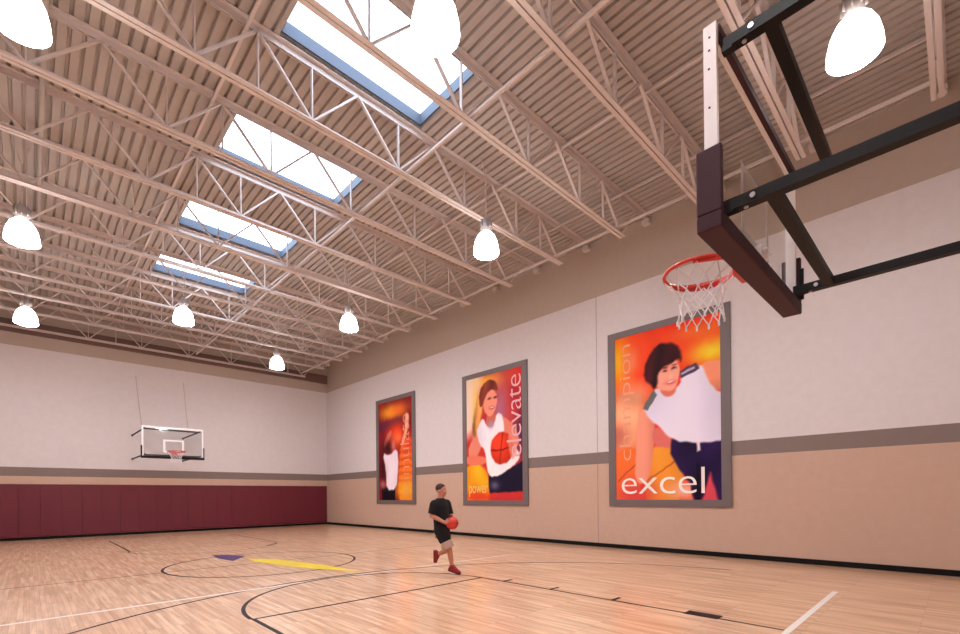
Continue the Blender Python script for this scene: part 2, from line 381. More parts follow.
# ------------------------------------------------------------------ wall pads
pw = 0.61; x = XR-0.06; k = 0
bm = bmesh.new(); box(bm, 0.0006, pw-0.0006, -0.05, 0, 0, 2.0); bmesh.ops.bevel(bm, geom=bm.edges[:], offset=0.005, segments=1, affect='EDGES')
pm = bpy.data.meshes.new('wall_pad'); bmesh.ops.recalc_face_normals(bm, faces=bm.faces[:]); bm.to_mesh(pm); bm.free(); pm.materials.append(MT['pad'])
while x-pw > -2.6:
    x -= pw
    o = link('wall_pad', pm); o.location = (x, YB-0.016, 0.115)
    tag(o, 'maroon vinyl pad panel in the row fixed along the back wall', 'wall pad', 'maroon pads along the back wall')

# ------------------------------------------------------------------ posters
def build_poster(label, YL, YR, zb, zt, bw, paint, texts, root_name='poster'):
    t = thing(root_name, label, 'poster', (XR, (YL+YR)/2, zb), 0, 'tall sports posters on the right wall')
    hw = (YL-YR)/2; Hh = zt-zb; bm = bmesh.new()
    box(bm, -0.05, 0, -hw, -hw+bw, 0, Hh); box(bm, -0.05, 0, hw-bw, hw, 0, Hh)
    box(bm, -0.05, 0, -hw+bw, hw-bw, 0, bw*0.8); box(bm, -0.05, 0, -hw+bw, hw-bw, Hh-bw*0.8, Hh)
    obj('frame', bm, MT['frame'], t)
    iw = 2*(hw-bw); ih = Hh-1.6*bw; nx, ny = 120, 190
    S, T = np.meshgrid(np.linspace(0, 1, nx), np.linspace(0, 1, ny)); col = np.clip((paint(S, T, iw/ih)-0.5)*1.18+0.49, 0, 0.97)
    lincol = np.where(col <= 0.04045, col/12.92, ((np.clip(col, 0, 1)+0.055)/1.055)**2.4)
    verts = np.stack([np.full(S.size, -0.03), (hw-bw)-S.ravel()*iw, bw*0.8+T.ravel()*ih], 1)
    faces = [(j*nx+i, j*nx+i+1, (j+1)*nx+i+1, (j+1)*nx+i) for j in range(ny-1) for i in range(nx-1)]
    me = bpy.data.meshes.new('print'); me.from_pydata(verts.tolist(), [], faces)
    at = me.color_attributes.new('print', 'FLOAT_COLOR', 'POINT')
    at.data.foreach_set('color', np.concatenate([lincol.reshape(-1, 3), np.ones((S.size, 1))], 1).ravel().astype('f4'))
    m = bpy.data.materials.new('printed_artwork'); m.use_nodes = True; b = m.node_tree.nodes['Principled BSDF']
    a = m.node_tree.nodes.new('ShaderNodeVertexColor'); a.layer_name = 'print'; m.node_tree.links.new(a.outputs[0], b.inputs['Base Color'])
    b.inputs['Roughness'].default_value = 0.55; b.inputs['Specular IOR Level'].default_value = 0.15
    link('print', me, m, t)
    for (txt, s, tt, size_w, size_h, vertical, colr, wgt) in texts:
        cu = bpy.data.curves.new('lettering', 'FONT'); cu.body = txt; cu.extrude = 0.0; cu.offset = wgt; cu.resolution_u = 4; cu.space_character = 0.95
        to = bpy.data.objects.new('tmp', cu); C.objects.link(to); dg = bpy.context.evaluated_depsgraph_get()
        tm = bpy.data.meshes.new_from_object(to.evaluated_get(dg)); bpy.data.objects.remove(to)
        co = np.array([v.co[:] for v in tm.vertices]); mn, mx = co.min(0), co.max(0)
        L = size_w*(ih if vertical else iw); Ht = size_h*(iw if vertical else ih)
        out = []
        for c in co:
            a_ = (c[0]-mn[0])/(mx[0]-mn[0])*L; b_ = (c[1]-mn[1])/(mx[1]-mn[1])*Ht
            if vertical: yy = (hw-bw)-s*iw-(Ht-b_); zz = bw*0.8+tt*ih+a_
            else: yy = (hw-bw)-s*iw-a_; zz = bw*0.8+tt*ih+b_
            out.append((-0.034, yy, zz))
        for v, p in zip(tm.vertices, out): v.co = p
        tm.materials.clear()
        link('lettering', tm, mat('lettering_ink', lin(*colr), 0.5), t)
    return t

def pmask(S, T, poly, soft=0.012, asp=0.6):
    inside = np.zeros(S.shape, bool); n = len(poly); d = np.full(S.shape, 9.0)
    for i in range(n):
        x0, y0 = poly[i]; x1, y1 = poly[(i+1) % n]
        cond = ((y0 > T) != (y1 > T)); xs = (x1-x0)*(T-y0)/((y1-y0) if y1 != y0 else 1e-9)+x0
        inside ^= cond & (S < xs)
        ax, ay, bx_, by = x0*asp, y0, x1*asp, y1; px, py = S*asp, T
        vx, vy = bx_-ax, by-ay; q = np.clip(((px-ax)*vx+(py-ay)*vy)/(vx*vx+vy*vy+1e-12), 0, 1)
        d = np.minimum(d, np.hypot(px-ax-q*vx, py-ay-q*vy))
    sd = np.where(inside, d, -d)
    return np.clip(0.5+sd/soft, 0, 1)
def smooth(poly, it=2):
    for _ in range(it):
        q = []
        for i in range(len(poly)):
            (x0, y0), (x1, y1) = poly[i], poly[(i+1) % len(poly)]
            q += [(0.75*x0+0.25*x1, 0.75*y0+0.25*y1), (0.25*x0+0.75*x1, 0.25*y0+0.75*y1)]
        poly = q
    return poly
def over(col, m, c, shade=None):
    c = np.array(c)/255.0
    cc = np.broadcast_to(c, col.shape) if shade is None else c*shade[..., None]
    return col*(1-m[..., None])+cc*m[..., None]
def blob(S, T, s, t, rs, rt, p=1.0): return np.exp(-(((S-s)/rs)**2+((T-t)/rt)**2)*p)
def fb(S, T, seed, a=7, b=7):
    r = np.random.RandomState(seed); o = np.zeros(S.shape)
    for k in range(14):
        fx, fy, ph = r.uniform(-a, a), r.uniform(-b, b), r.uniform(0, 6.28); o += np.sin(6.28*(fx*S*0.5+fy*T*0.5)+ph)
    return o/6.0

def paint3(S, T, asp):
    S, T = S+0.006*fb(S, T, 77, 22, 30), T+0.004*fb(S, T, 78, 22, 30)
    col = np.ones(S.shape+(3,))*np.array([226, 62, 38])/255
    n = fb(S, T, 3)
    col = over(col, np.clip(0.30+0.35*n, 0, 0.6)*(T > 0), (238, 96, 44))
    col = over(col, np.clip(0.2*fb(S, T, 9), 0, 0.5), (170, 24, 26))
    col = over(col, blob(S, T, 0.04, 0.85, 0.13, 0.16), (238, 178, 40))
    col = over(col, blob(S, T, 0.17, 0.84, 0.10, 0.09), (240, 130, 90))
    col = over(col, blob(S, T, 0.93, 0.8, 0.2, 0.07), (246, 206, 60))
    col = over(col, blob(S, T, 0.80, 0.93, 0.3, 0.05)*0.6, (245, 140, 70))
    pale = pmask(S, T, smooth([(-0.1, 0.68), (0.36, 0.70), (0.33, 0.5), (0.27, 0.28), (-0.1, 0.28)]), 0.12, asp)
    col = over(col, pale*0.9, (238, 176, 140), 1+0.18*fb(S, T, 21, 3, 12))
    col = over(col, blob(S, T, 0.03, 0.4, 0.1, 0.08)*0.6, (190, 100, 90))
    # basketballs at the bottom
    b1 = pmask(S, T, smooth([(-0.1, 0.25), (0.1, 0.33), (0.26, 0.30), (0.28, 0.1), (0.2, -0.1), (-0.1, -0.1)]), 0.02, asp)
    col = over(col, b1, (238, 120, 62)); 
    b2 = pmask(S, T, smooth([(0.30, 0.31), (0.60, 0.32), (0.68, 0.2), (0.64, -0.05), (0.3, -0.08)]), 0.015, asp)
    col = over(col, b2, (240, 158, 66), 1-0.12*np.abs(S-0.45)*4)
    col = over(col, blob(S, T, 0.2, 0.03, 0.22, 0.10), (214, 84, 82))
    col = over(col, blob(S, T, 0.68, 0.05, 0.14, 0.06), (236, 170, 150))
    for (a, b_) in (((0.02, 0.12), (0.26, 0.24)), ((0.33, 0.12), (0.6, 0.22))):
        ln = pmask(S, T, [a, b_, (b_[0], b_[1]-0.008), (a[0], a[1]-0.008)], 0.008, asp); col = over(col, ln*0.7, (150, 60, 40))
    sk = (232, 150, 128)
    col = over(col, pmask(S, T, smooth([(0.25, 0.52), (0.34, 0.56), (0.42, 0.46), (0.40, 0.302), (0.345, 0.10), (0.20, 0.10), (0.215, 0.31), (0.236, 0.458)]), 0.012, asp), sk, 1.04-0.25*np.clip((S-0.30)*5, 0, 1))
    col = over(col, pmask(S, T, smooth([(0.40, 0.45), (0.60, 0.34), (0.57, 0.295), (0.38, 0.31)]), 0.012, asp), (214, 118, 110))
    col = over(col, pmask(S, T, smooth([(0.80, 0.73), (0.915, 0.755), (1.1, 0.73), (1.1, 0.58), (0.929, 0.59), (0.86, 0.66)]), 0.01, asp), (236, 150, 120), 1-0.25*np.clip((0.66-T)*8, 0, 1))
    col = over(col, pmask(S, T, [(0.57, 0.345), (1.1, 0.33), (1.1, -0.1), (0.79, -0.1), (0.731, 0.09), (0.642, 0.167), (0.56, 0.265)], 0.012, asp), (52, 34, 76), 1+0.25*fb(S, T, 5))
    col = over(col, pmask(S, T, [(0.905, 0.15), (0.99, -0.05), (0.81, -0.05)], 0.015, asp), (208, 84, 96))
    col = over(col, pmask(S, T, [(0.79, 0.2), (0.81, 0.2), (0.82, -0.05), (0.77, -0.05)], 0.01, asp), (40, 22, 40))
    shirt = smooth([(0.36, 0.60), (0.442, 0.66), (0.499, 0.625), (0.575, 0.615), (0.659, 0.656), (0.66, 0.69), (0.795, 0.735), (0.847, 0.734), (0.872, 0.678), (0.929, 0.607), (1.05, 0.55), (1.05, 0.316), (0.822, 0.311), (0.58, 0.338), (0.457, 0.42), (0.29, 0.524)], 1)
    col = over(col, pmask(S, T, shirt, 0.01, asp), (222, 214, 232), 1+0.06*fb(S, T, 15, 4, 3)-0.10*np.clip((S-0.8)*3, 0, 1))
    col = over(col, pmask(S, T, [(0.29, 0.545), (0.40, 0.645), (0.437, 0.612), (0.34, 0.53)], 0.006, asp), (112, 112, 112))
    col = over(col, pmask(S, T, [(0.643, 0.725), (0.80, 0.757), (0.825, 0.72), (0.669, 0.682)], 0.006, asp), (84, 70, 96))
    col = over(col, pmask(S, T, [(0.66, 0.712), (0.78, 0.738), (0.79, 0.728), (0.67, 0.70)], 0.006, asp), (190, 170, 190))
    col = over(col, pmask(S, T, smooth([(0.46, 0.66), (0.62, 0.68), (0.62, 0.61), (0.55, 0.585), (0.48, 0.605)]), 0.01, asp), (214, 122, 106))
    face = smooth([(0.415, 0.75), (0.47, 0.82), (0.58, 0.82), (0.645, 0.778), (0.652, 0.71), (0.625, 0.645), (0.566, 0.618), (0.48, 0.63), (0.42, 0.67)], 2)
    col = over(col, pmask(S, T, face, 0.01, asp), (236, 158, 138), 1.04-0.9*np.clip(0.47-S, 0, 1))
    hair = smooth([(0.35, 0.84), (0.43, 0.905), (0.55, 0.905), (0.66, 0.86), (0.67, 0.77), (0.64, 0.80), (0.56, 0.775), (0.49, 0.765), (0.445, 0.735), (0.435, 0.66), (0.40, 0.645), (0.37, 0.68), (0.30, 0.72), (0.315, 0.80)], 1)
    col = over(col, pmask(S, T, hair, 0.014, asp), (62, 22, 30), 1+0.4*fb(S, T, 31, 14, 6))
    col = over(col, blob(S, T, 0.515, 0.745, 0.022, 0.007), (70, 30, 36)); col = over(col, blob(S, T, 0.60, 0.75, 0.02, 0.007), (70, 30, 36))
    col = over(col, blob(S, T, 0.515, 0.762, 0.03, 0.004), (80, 36, 36)); col = over(col, blob(S, T, 0.605, 0.768, 0.025, 0.004), (80, 36, 36))
    col = over(col, blob(S, T, 0.57, 0.705, 0.014, 0.02)*0.6, (250, 190, 170))
    col = over(col, blob(S, T, 0.565, 0.672, 0.045, 0.010), (180, 60, 66)); col = over(col, blob(S, T, 0.565, 0.675, 0.032, 0.005), (248, 226, 220))
    col = over(col, pmask(S, T, [(0.79, 0.325), (0.82, 0.325), (0.825, 0.27), (0.795, 0.265)], 0.008, asp), (226, 210, 214))
    return col
def paint2(S, T, asp):
    S, T = S+0.006*fb(S, T, 77, 22, 30), T+0.004*fb(S, T, 78, 22, 30)
    col = np.ones(S.shape+(3,))*np.array([206, 66, 58])/255
    col = over(col, np.clip(0.3+0.4*fb(S, T, 4), 0, 0.7), (176, 44, 60))
    col = over(col, blob(S, T, 0.62, 0.7, 0.16, 0.25)*0.85, (176, 118, 140))
    col = over(col, blob(S, T, 0.35, 0.95, 0.3, 0.07), (236, 176, 80))
    col = over(col, pmask(S, T, smooth([(-0.1, 1.1), (0.30, 1.1), (0.24, 0.8), (0.16, 0.55), (-0.1, 0.5)]), 0.1, asp), (236, 206, 186))
    col = over(col, blob(S, T, 0.17, 0.75, 0.06, 0.25)*0.8, (236, 190, 96))
    col = over(col, blob(S, T, 0.98, 0.5, 0.10, 0.18)*0.8, (70, 50, 96))
    col = over(col, pmask(S, T, smooth([(-0.1, 0.31), (0.42, 0.29), (0.43, -0.1), (-0.1, -0.1)]), 0.03, asp), (240, 166, 46), 1+0.12*fb(S, T, 8))
    col = over(col, blob(S, T, 0.2, 0.03, 0.35, 0.05), (224, 80, 50))
    col = over(col, blob(S, T, 0.75, 0.02, 0.35, 0.035), (196, 66, 70))
    sk = (222, 140, 120)
    col = over(col, pmask(S, T, smooth([(0.17, 0.60), (0.32, 0.568), (0.28, 0.41), (0.10, 0.30), (0.0, 0.40), (0.125, 0.515)]), 0.015, asp), sk)
    col = over(col, pmask(S, T, smooth([(-0.02, 0.38), (0.389, 0.352), (0.37, 0.285), (-0.02, 0.289)]), 0.012, asp), (226, 128, 104))
    col = over(col, pmask(S, T, [(0.41, 0.21), (0.60, 0.2), (1.1, 0.32), (1.1, 0.07), (0.42, 0.06)], 0.012, asp), (42, 34, 58))
    col = over(col, blob(S, T, 0.52, 0.12, 0.08, 0.035)*0.7, (128, 128, 150))
    col = over(col, pmask(S, T, smooth([(0.60, 0.68), (0.72, 0.64), (0.9, 0.55), (0.97, 0.40), (0.76, 0.40), (0.64, 0.584)]), 0.012, asp), (220, 136, 118))
    col = over(col, pmask(S, T, smooth([(0.4, 0.70), (0.54, 0.70), (0.55, 0.6), (0.43, 0.56), (0.36, 0.6)]), 0.012, asp), (200, 112, 98))
    shirt = smooth([(0.19, 0.56), (0.27, 0.64), (0.33, 0.66), (0.38, 0.60), (0.45, 0.575), (0.52, 0.60), (0.57, 0.69), (0.68, 0.66), (0.70, 0.468), (0.94, 0.38), (0.95, 0.30), (0.62, 0.19), (0.44, 0.185), (0.387, 0.247), (0.354, 0.40), (0.25, 0.45)], 1)
    col = over(col, pmask(S, T, smooth([(0.25, 0.90), (0.19, 0.78), (0.10, 0.60), (0.16, 0.50), (0.25, 0.58), (0.30, 0.70), (0.32, 0.80)]), 0.03, asp), (196, 140, 84), 1+0.3*fb(S, T, 41, 16, 4))
    col = over(col, pmask(S, T, shirt, 0.012, asp), (236, 226, 234), 1+0.07*fb(S, T, 15, 6, 4))
    col = over(col, blob(S, T, 0.46, 0.60, 0.05, 0.03), (170, 150, 170))
    bal = [(0.65+0.20*math.cos(a), 0.405+0.125*math.sin(a)) for a in np.linspace(0, 6.283, 28)[:-1]]
    bm_ = pmask(S, T, bal, 0.012, asp); col = over(col, bm_, (226, 74, 48), 1.1-0.5*np.clip(np.hypot((S-0.6)*0.7, T-0.44)*3, 0, 1))
    for dy in (0.0,): col = over(col, bm_*np.exp(-((T-0.41-0.02*np.sin(S*8))/0.006)**2), (130, 34, 30))
    col = over(col, bm_*np.exp(-((S-0.64-0.25*(T-0.405))/0.012)**2)*0.6, (130, 34, 30))
    col = over(col, pmask(S, T, smooth([(0.75, 0.52), (0.86, 0.50), (0.92, 0.38), (0.84, 0.30), (0.78, 0.36)]), 0.015, asp)*0.8, (226, 140, 120))
    face = smooth([(0.29, 0.83), (0.34, 0.88), (0.50, 0.885), (0.585, 0.82), (0.575, 0.735), (0.50, 0.672), (0.42, 0.665), (0.33, 0.72)])
    col = over(col, pmask(S, T, face, 0.012, asp), (224, 144, 122), 1.05-0.8*np.clip(0.40-S, 0, 1))
    hair = smooth([(0.25, 0.86), (0.30, 0.93), (0.44, 0.965), (0.57, 0.93), (0.60, 0.85), (0.52, 0.875), (0.42, 0.87), (0.36, 0.83), (0.31, 0.76), (0.25, 0.76)], 1)
    col = over(col, pmask(S, T, hair, 0.012, asp), (128, 62, 48), 1+0.3*fb(S, T, 31, 10, 6))
    for sx in (0.44, 0.545): col = over(col, blob(S, T, sx, 0.81, 0.03, 0.008), (80, 34, 40))
    col = over(col, blob(S, T, 0.485, 0.735, 0.05, 0.012), (150, 50, 56)); col = over(col, blob(S, T, 0.485, 0.737, 0.04, 0.006), (246, 226, 222))
    return col
def paint1(S, T, asp):
    S, T = S+0.006*fb(S, T, 77, 22, 30), T+0.004*fb(S, T, 78, 22, 30)
    col = np.ones(S.shape+(3,))*np.array([150, 44, 48])/255
    col = over(col, np.clip(0.3+0.5*fb(S, T, 6), 0, 0.8), (96, 30, 44))
    col = over(col, blob(S, T, 0.42, 0.89, 0.38, 0.075), (242, 176, 54)); col = over(col, blob(S, T, 0.6, 0.90, 0.25, 0.05)*0.7, (236, 110, 56))
    col = over(col, pmask(S, T, smooth([(-0.1, 0.80), (0.75, 0.83), (0.8, 0.77), (0.3, 0.72), (-0.1, 0.70)]), 0.04, asp)*0.8, (98, 52, 80))
    col = over(col, blob(S, T, 0.56, 0.66, 0.26, 0.12), (236, 82, 48)); col = over(col, blob(S, T, 0.6, 0.62, 0.14, 0.06), (240, 120, 70))
    col = over(col, pmask(S, T, smooth([(0.62, 0.5), (0.8, 0.62), (1.1, 0.60), (1.1, -0.1), (0.58, -0.1)]), 0.04, asp), (236, 116, 52), 1+0.10*np.sin(T*90)+0.08*fb(S, T, 12))
    col = over(col, blob(S, T, 0.8, 0.10, 0.3, 0.10), (240, 176, 60))
    col = over(col, blob(S, T, 0.9, 0.55, 0.16, 0.12)*0.8, (214, 70, 66))
    col = over(col, pmask(S, T, smooth([(0.15, 0.58), (0.36, 0.72), (0.43, 0.67), (0.2, 0.53)]), 0.02, asp), (206, 120, 104))
    col = over(col, blob(S, T, 0.14, 0.3, 0.12, 0.22)*0.9, (70, 22, 38))
    col = over(col, blob(S, T, 0.30, 0.53, 0.14, 0.07), (66, 26, 32)); col = over(col, blob(S, T, 0.46, 0.55, 0.07, 0.07), (214, 118, 100))
    col = over(col, pmask(S, T, [(0.07, 0.13), (0.50, 0.12), (0.50, -0.02), (0.1, -0.02)], 0.015, asp), (28, 20, 34))
    col = over(col, pmask(S, T, smooth([(0.12, 0.49), (0.33, 0.45), (0.57, 0.53), (0.61, 0.33), (0.53, 0.10), (0.23, 0.10), (0.22, 0.30)], 1), 0.02, asp), (232, 216, 226), 1+0.08*fb(S, T, 15))
    col = over(col, blob(S, T, 0.12, 0.16, 0.1, 0.05)*0.8, (196, 130, 130))
    col = over(col, pmask(S, T, smooth([(0.80, 0.86), (0.93, 0.83), (0.88, 0.68), (0.72, 0.52), (0.68, 0.56), (0.80, 0.68)]), 0.02, asp), (244, 176, 160))
    return col
wc = (246, 226, 214)
build_poster('nearest and largest poster, player in white sleeveless shirt, word along its bottom', 7.0, 3.765, 1.20, 6.08, 0.22, paint3,
             [('excel', 0.06, 0.035, 0.80, 0.145, False, (252, 240, 232), -0.010), ('champion', 0.045, 0.24, 0.71, 0.16, True, (240, 158, 122), -0.012)])
build_poster('middle poster, smiling player in a white tank top holding an orange ball', 13.24, 10.02, 1.17, 6.06, 0.22, paint2,
             [('elevate', 0.74, 0.33, 0.62, 0.24, True, (232, 176, 180), -0.010), ('power', 0.04, 0.03, 0.36, 0.09, False, (250, 206, 110), 0.0)])
build_poster('farthest poster, player in white raising an arm against orange', 19.41, 16.3, 1.17, 6.06, 0.22, paint1,
             [('stimulate', 0.66, 0.04, 0.80, 0.26, True, (240, 150, 90), -0.014)])

# ------------------------------------------------------------------ basketball hoops
def build_hoop(label, cx, yb, z0, Wd, Hd, face, ywall, pad_m, rim_dz, cables=None, rx=0.0, ch=0.03, top=0.012, s=0.03, lw=0.045):
    """board plane at yb, playing face looks along face (+1/-1) in Y, struts run to ywall"""
    t = thing('basketball_hoop', label, 'basketball hoop', (cx, yb, z0))
    F = face; hx = Wd/2
    def Y(a): return a*F
    def bx(bm, x0, x1, ya, yb_, z0_, z1_, mi=0): box(bm, x0, x1, min(Y(ya), Y(yb_)), max(Y(ya), Y(yb_)), z0_, z1_, mi)
    bm = bmesh.new(); bx(bm, -hx+0.03, hx-0.03, 0.018, 0.03, 0.04, Hd-0.03); gl = obj('glass_board', bm, MT['glass'], t)
    bm = bmesh.new(); 
    bx(bm, -hx, -hx+ch, -0.022, 0.045, 0.0, Hd); bx(bm, hx-ch, hx, -0.022, 0.045, 0.0, Hd)
    bx(bm, -hx+ch, hx-ch, 0.0, 0.04, Hd-top, Hd); bx(bm, -hx+ch, hx-ch, -0.022, 0.045, 0.0, ch)
    fr = obj('board_frame', bm, MT['alu'], t)
    bm = bmesh.new()
    for sx in (-1, 1):
        for z in (Hd-0.07, Hd-0.14, Hd-0.24, Hd-0.45):
            x = sx*(hx+0.0005)
            tube(bm, [(x-sx*0.002, Y(0.012+0.008*math.sin(z*40)), z), (x+sx*0.001, Y(0.012+0.008*math.sin(z*40)), z)], 0.006, 8)
    obj('bolt_holes', bm, MT['black'], fr)
    # painted target square on the glass
    bm = bmesh.new(); sw, sz0, sz1 = (0.305*Wd/1.8, 0.17*Hd, 0.17*Hd+0.45*Hd/1.07)
    for a in ((-sw, sw, sz0, sz0+lw), (-sw, sw, sz1-lw, sz1), (-sw, -sw+lw, sz0+lw, sz1-lw), (sw-lw, sw, sz0+lw, sz1-lw)):
        bx(bm, a[0], a[1], 0.0305, 0.032, a[2], a[3])
    obj('target_square', bm, MT['white'], t)
    # padding wraps the bottom edge and lower corners
    bm = bmesh.new(); pt = 0.03; ph = 0.40*Hd/1.07
    bx(bm, -hx-pt, hx+pt, -0.05, 0.08, -0.035, 0.055)
    for sx in (-1, 1):
        x0, x1 = sorted((sx*(hx-0.008), sx*(hx+pt))); bx(bm, x0, x1, -0.05, 0.08, 0.055, ph)
    pd = obj('edge_pad', bm, MT[pad_m], t)
    bv = pd.modifiers.new('b', 'BEVEL'); bv.width = 0.008; bv.segments = 2; bv.limit_method = 'ANGLE'
    # struts to the wall
    wl = (ywall-yb)*F  # negative distance along face axis
    sxp = hx-0.10
    for sx in (-1, 1):
        for z in (0.11, Hd-0.09):
            bm = bmesh.new(); bx(bm, sx*sxp-s, sx*sxp+s, -0.075, wl+0.02, z-s, z+s); st = obj('strut', bm, MT['black'], t)
            bm = bmesh.new(); tube(bm, [(sx*sxp-s*1.25, Y(-0.17), z), (sx*sxp+s*1.25, Y(-0.17), z)], 0.014, 8)
            tube(bm, [(sx*sxp, Y(-0.13), z-s*1.2), (sx*sxp, Y(-0.13), z+s*1.2)], 0.012, 8); obj('bolt', bm, MT['zinc'], st)
            bm = bmesh.new(); bx(bm, sx*sxp-s*1.4, sx*sxp+s*1.4, wl+0.018, wl, z-s*1.8, z+s*1.8); obj('wall_plate', bm, MT['black'], t)
        # clamp bracket that ties strut to board
            bm = bmesh.new(); bx(bm, sx*sxp-0.022, sx*sxp+0.022, -0.09, -0.022, z-0.036, z+0.036); obj('clamp', bm, MT['black'], t)
        bm = bmesh.new(); bx(bm, sx*(hx-0.03)-0.008, sx*(hx-0.03)+0.008, -0.075, -0.051, 0.06, 0.30)
        if sx > 0 or pad_m != 'bpad': obj('upright', bm, MT['black'], t)
        else: bm.free()
    for z in (0.11, Hd-0.09):
        bm = bmesh.new(); bx(bm, -sxp+s, sxp-s, -0.28, -0.22, z-0.028, z+0.028); obj('cross_bar', bm, MT['black'], t)
    if abs(wl) > 4.2 and cables is not None:
        for z in (0.11, Hd-0.09):
            bm = bmesh.new(); bx(bm, -sxp+0.075, sxp-0.075, wl+0.06, wl+0.01, z-0.02, z+0.02); obj('rear_bar', bm, MT['black'], t)
    if pad_m == 'bpad':
        bm = bmesh.new(); bx(bm, -hx+ch, hx-ch, -0.03, 0.0, Hd-0.045, Hd); obj('rear_rail', bm, MT['bpad'], t)
    # rim
    R = 0.25*Wd/1.78; ry = 0.39*Wd/1.78; rz = rim_dz
    ring = [(rx+R*math.cos(a), Y(ry+R*math.sin(a)), rz) for a in [i*2*PI/48 for i in range(48)]]
    bm = bmesh.new(); tube(bm, ring, 0.0135, 8, closed=True); rim = obj('rim', bm, MT['orange'], t, True)
    bm = bmesh.new(); bx(bm, rx-0.11, rx+0.11, 0.031, 0.055, rz-0.14, rz+0.035); bx(bm, rx-0.10, rx+0.10, 0.081, 0.135, rz-0.13, rz-0.018); bx(bm, rx-0.09, rx+0.09, 0.055, ry-R+0.004, rz-0.018, rz-0.006)
    for sx in (-1, 1):
        a0 = (rx+sx*0.10, Y(0.05), rz-0.02); a1 = (rx+sx*R*0.985, Y(ry-0.04), rz-0.012); bar(bm, a0, a1, 0.012, 0.035, (0, 0, 1))
    # reinforcing band around the back half of the ring
    n = 24
    for i in range(n):
        a = math.radians(-62)+math.radians(160)*i/n; b = math.radians(-62)+math.radians(160)*(i+1)/n; wd = 0.034*math.sin(PI*(i+0.5)/n)+0.006
        bar(bm, (rx+(R+0.010)*math.cos(a), Y(ry+(R+0.010)*math.sin(a)), rz-0.004), (rx+(R+0.010)*math.cos(b), Y(ry+(R+0.010)*math.sin(b)), rz-0.004), 0.008, wd*1.4, (0, 0, 1))
    obj('bracket', bm, MT['orange'], rim)
    bm = bmesh.new()
    for i in range(12):
        a = (i+0.5)*2*PI/12; c = Vector((rx+R*math.cos(a), Y(ry+R*math.sin(a)), rz))
        tube(bm, [c+Vector((0.014*math.cos(q), 0, -0.012+0.014*math.sin(q))) for q in [k*2*PI/8 for k in range(8)]], 0.003, 5, closed=True)
    obj('net_hooks', bm, MT['orange'], rim)
    # net
    bm = bmesh.new(); rows = [(0.0, 1.0), (-0.07, 0.78), (-0.135, 0.64), (-0.20, 0.58), (-0.265, 0.59), (-0.33, 0.64)]
    def nv(i, k):
        z, rr = rows[k]; a = (i+(0.5 if k % 2 == 0 else 0.0))*2*PI/12
        return Vector((rx+R*rr*math.cos(a), Y(ry+R*rr*math.sin(a)), rz-0.02+z*Wd/1.78))
    for k in range(len(rows)-1):
        for i in range(12):
            if k % 2 == 0: prs = ((i, i), (i, i+1))
            else: prs = ((i, i), (i, i-1))
            for a, b in prs: tube(bm, [nv(a, k), (nv(a, k)+nv(b, k+1))/2+Vector((0, 0, -0.004)), nv(b, k+1)], 0.0045, 5)
    for i in range(12):
        p = nv(i, 5); tube(bm, [p, p+Vector((0, 0, -0.03))], 0.008, 5)
    obj('net', bm, MT['net'], t)
    # small padded clamp behind the rim
    bm = bmesh.new(); bx(bm, rx-0.07, rx+0.07, -0.03, 0.017, rz-0.13, rz+0.02)
    for k in range(4): tube(bm, [(rx-0.05+0.1*(k % 2), Y(-0.03), rz-0.09+0.08*(k//2)), (rx-0.05+0.1*(k % 2), Y(-0.06), rz-0.09+0.08*(k//2))], 0.008, 6)
    obj('rim_mount', bm, MT['alu'], t)
    if cables:
        for a, b in cables:
            bm = bmesh.new(); a = Vector(a)-Vector((cx, yb, z0)); b = Vector(b)-Vector((cx, yb, z0))
            mid = (a+b)/2+Vector((0, 0, -0.12)); tube(bm, [a, a*0.5+mid*0.5+Vector((0, 0, 0.01)), mid, mid*0.5+b*0.5, b], 0.010, 6); obj('stay_cable', bm, MT['top'], t)
    return t
build_hoop('large basketball hoop at the upper right, clear board seen from behind with dark maroon padding', 3.53, 0.915, 3.0, 1.73, 1.09, 1, YN, 'bpad', 0.14, rx=-0.04)
build_hoop('small distant basketball hoop over the padded wall, white rectangle on a clear board', 4.12, 21.6, 3.11, 2.06, 1.21, -1, YB, 'black', 0.23,
           cables=[((3.32, 24.57, 6.8), (3.21, 22.3, 4.26)), ((5.08, 24.57, 6.78), (5.03, 23.4, 4.26))], ch=0.05, top=0.07, s=0.022, lw=0.07)

# ------------------------------------------------------------------ the player
def cone_mesh(bm, a, ra, b, rb, sx=1.0, n=16):
    """closed round cone, capsule like"""
    a = Vector(a); b = Vector(b); d = (b-a); L = d.length; d.normalize(); s = d.cross(Vector((0, 1, 0)))
    if s.length < 1e-3: s = d.cross(Vector((1, 0, 0)))
    s.normalize(); t = d.cross(s); rings = []
    st = [(-math.cos(q)*ra, math.sin(q)*ra) for q in [i*PI/2/5 for i in range(1, 6)]]
    st += [(L*k/4, ra+(rb-ra)*k/4) for k in (1, 2, 3)]
    st += [(L+math.sin(q)*rb, math.cos(q)*rb) for q in [i*PI/2/5 for i in range(0, 5)]]
    for h, r in st: rings.append([bm.verts.new(a+d*h+(s*math.cos(2*PI*k/n)+t*math.sin(2*PI*k/n))*r) for k in range(n)])
    for A, B in zip(rings, rings[1:]):
        for k in range(n): bm.faces.new((A[k], A[(k+1) % n], B[(k+1) % n], B[k]))
    bm.faces.new(rings[0][::-1]); bm.faces.new(rings[-1])
def ell(bm, c, r, rot=None, n=20):
    mtx = Matrix.Translation(Vector(c)) @ (rot.to_4x4() if rot else Matrix.Identity(4)) @ Matrix.Diagonal((r[0], r[1], r[2], 1))
    bmesh.ops.create_uvsphere(bm, u_segments=n, v_segments=n//2+2, radius=1, matrix=mtx)
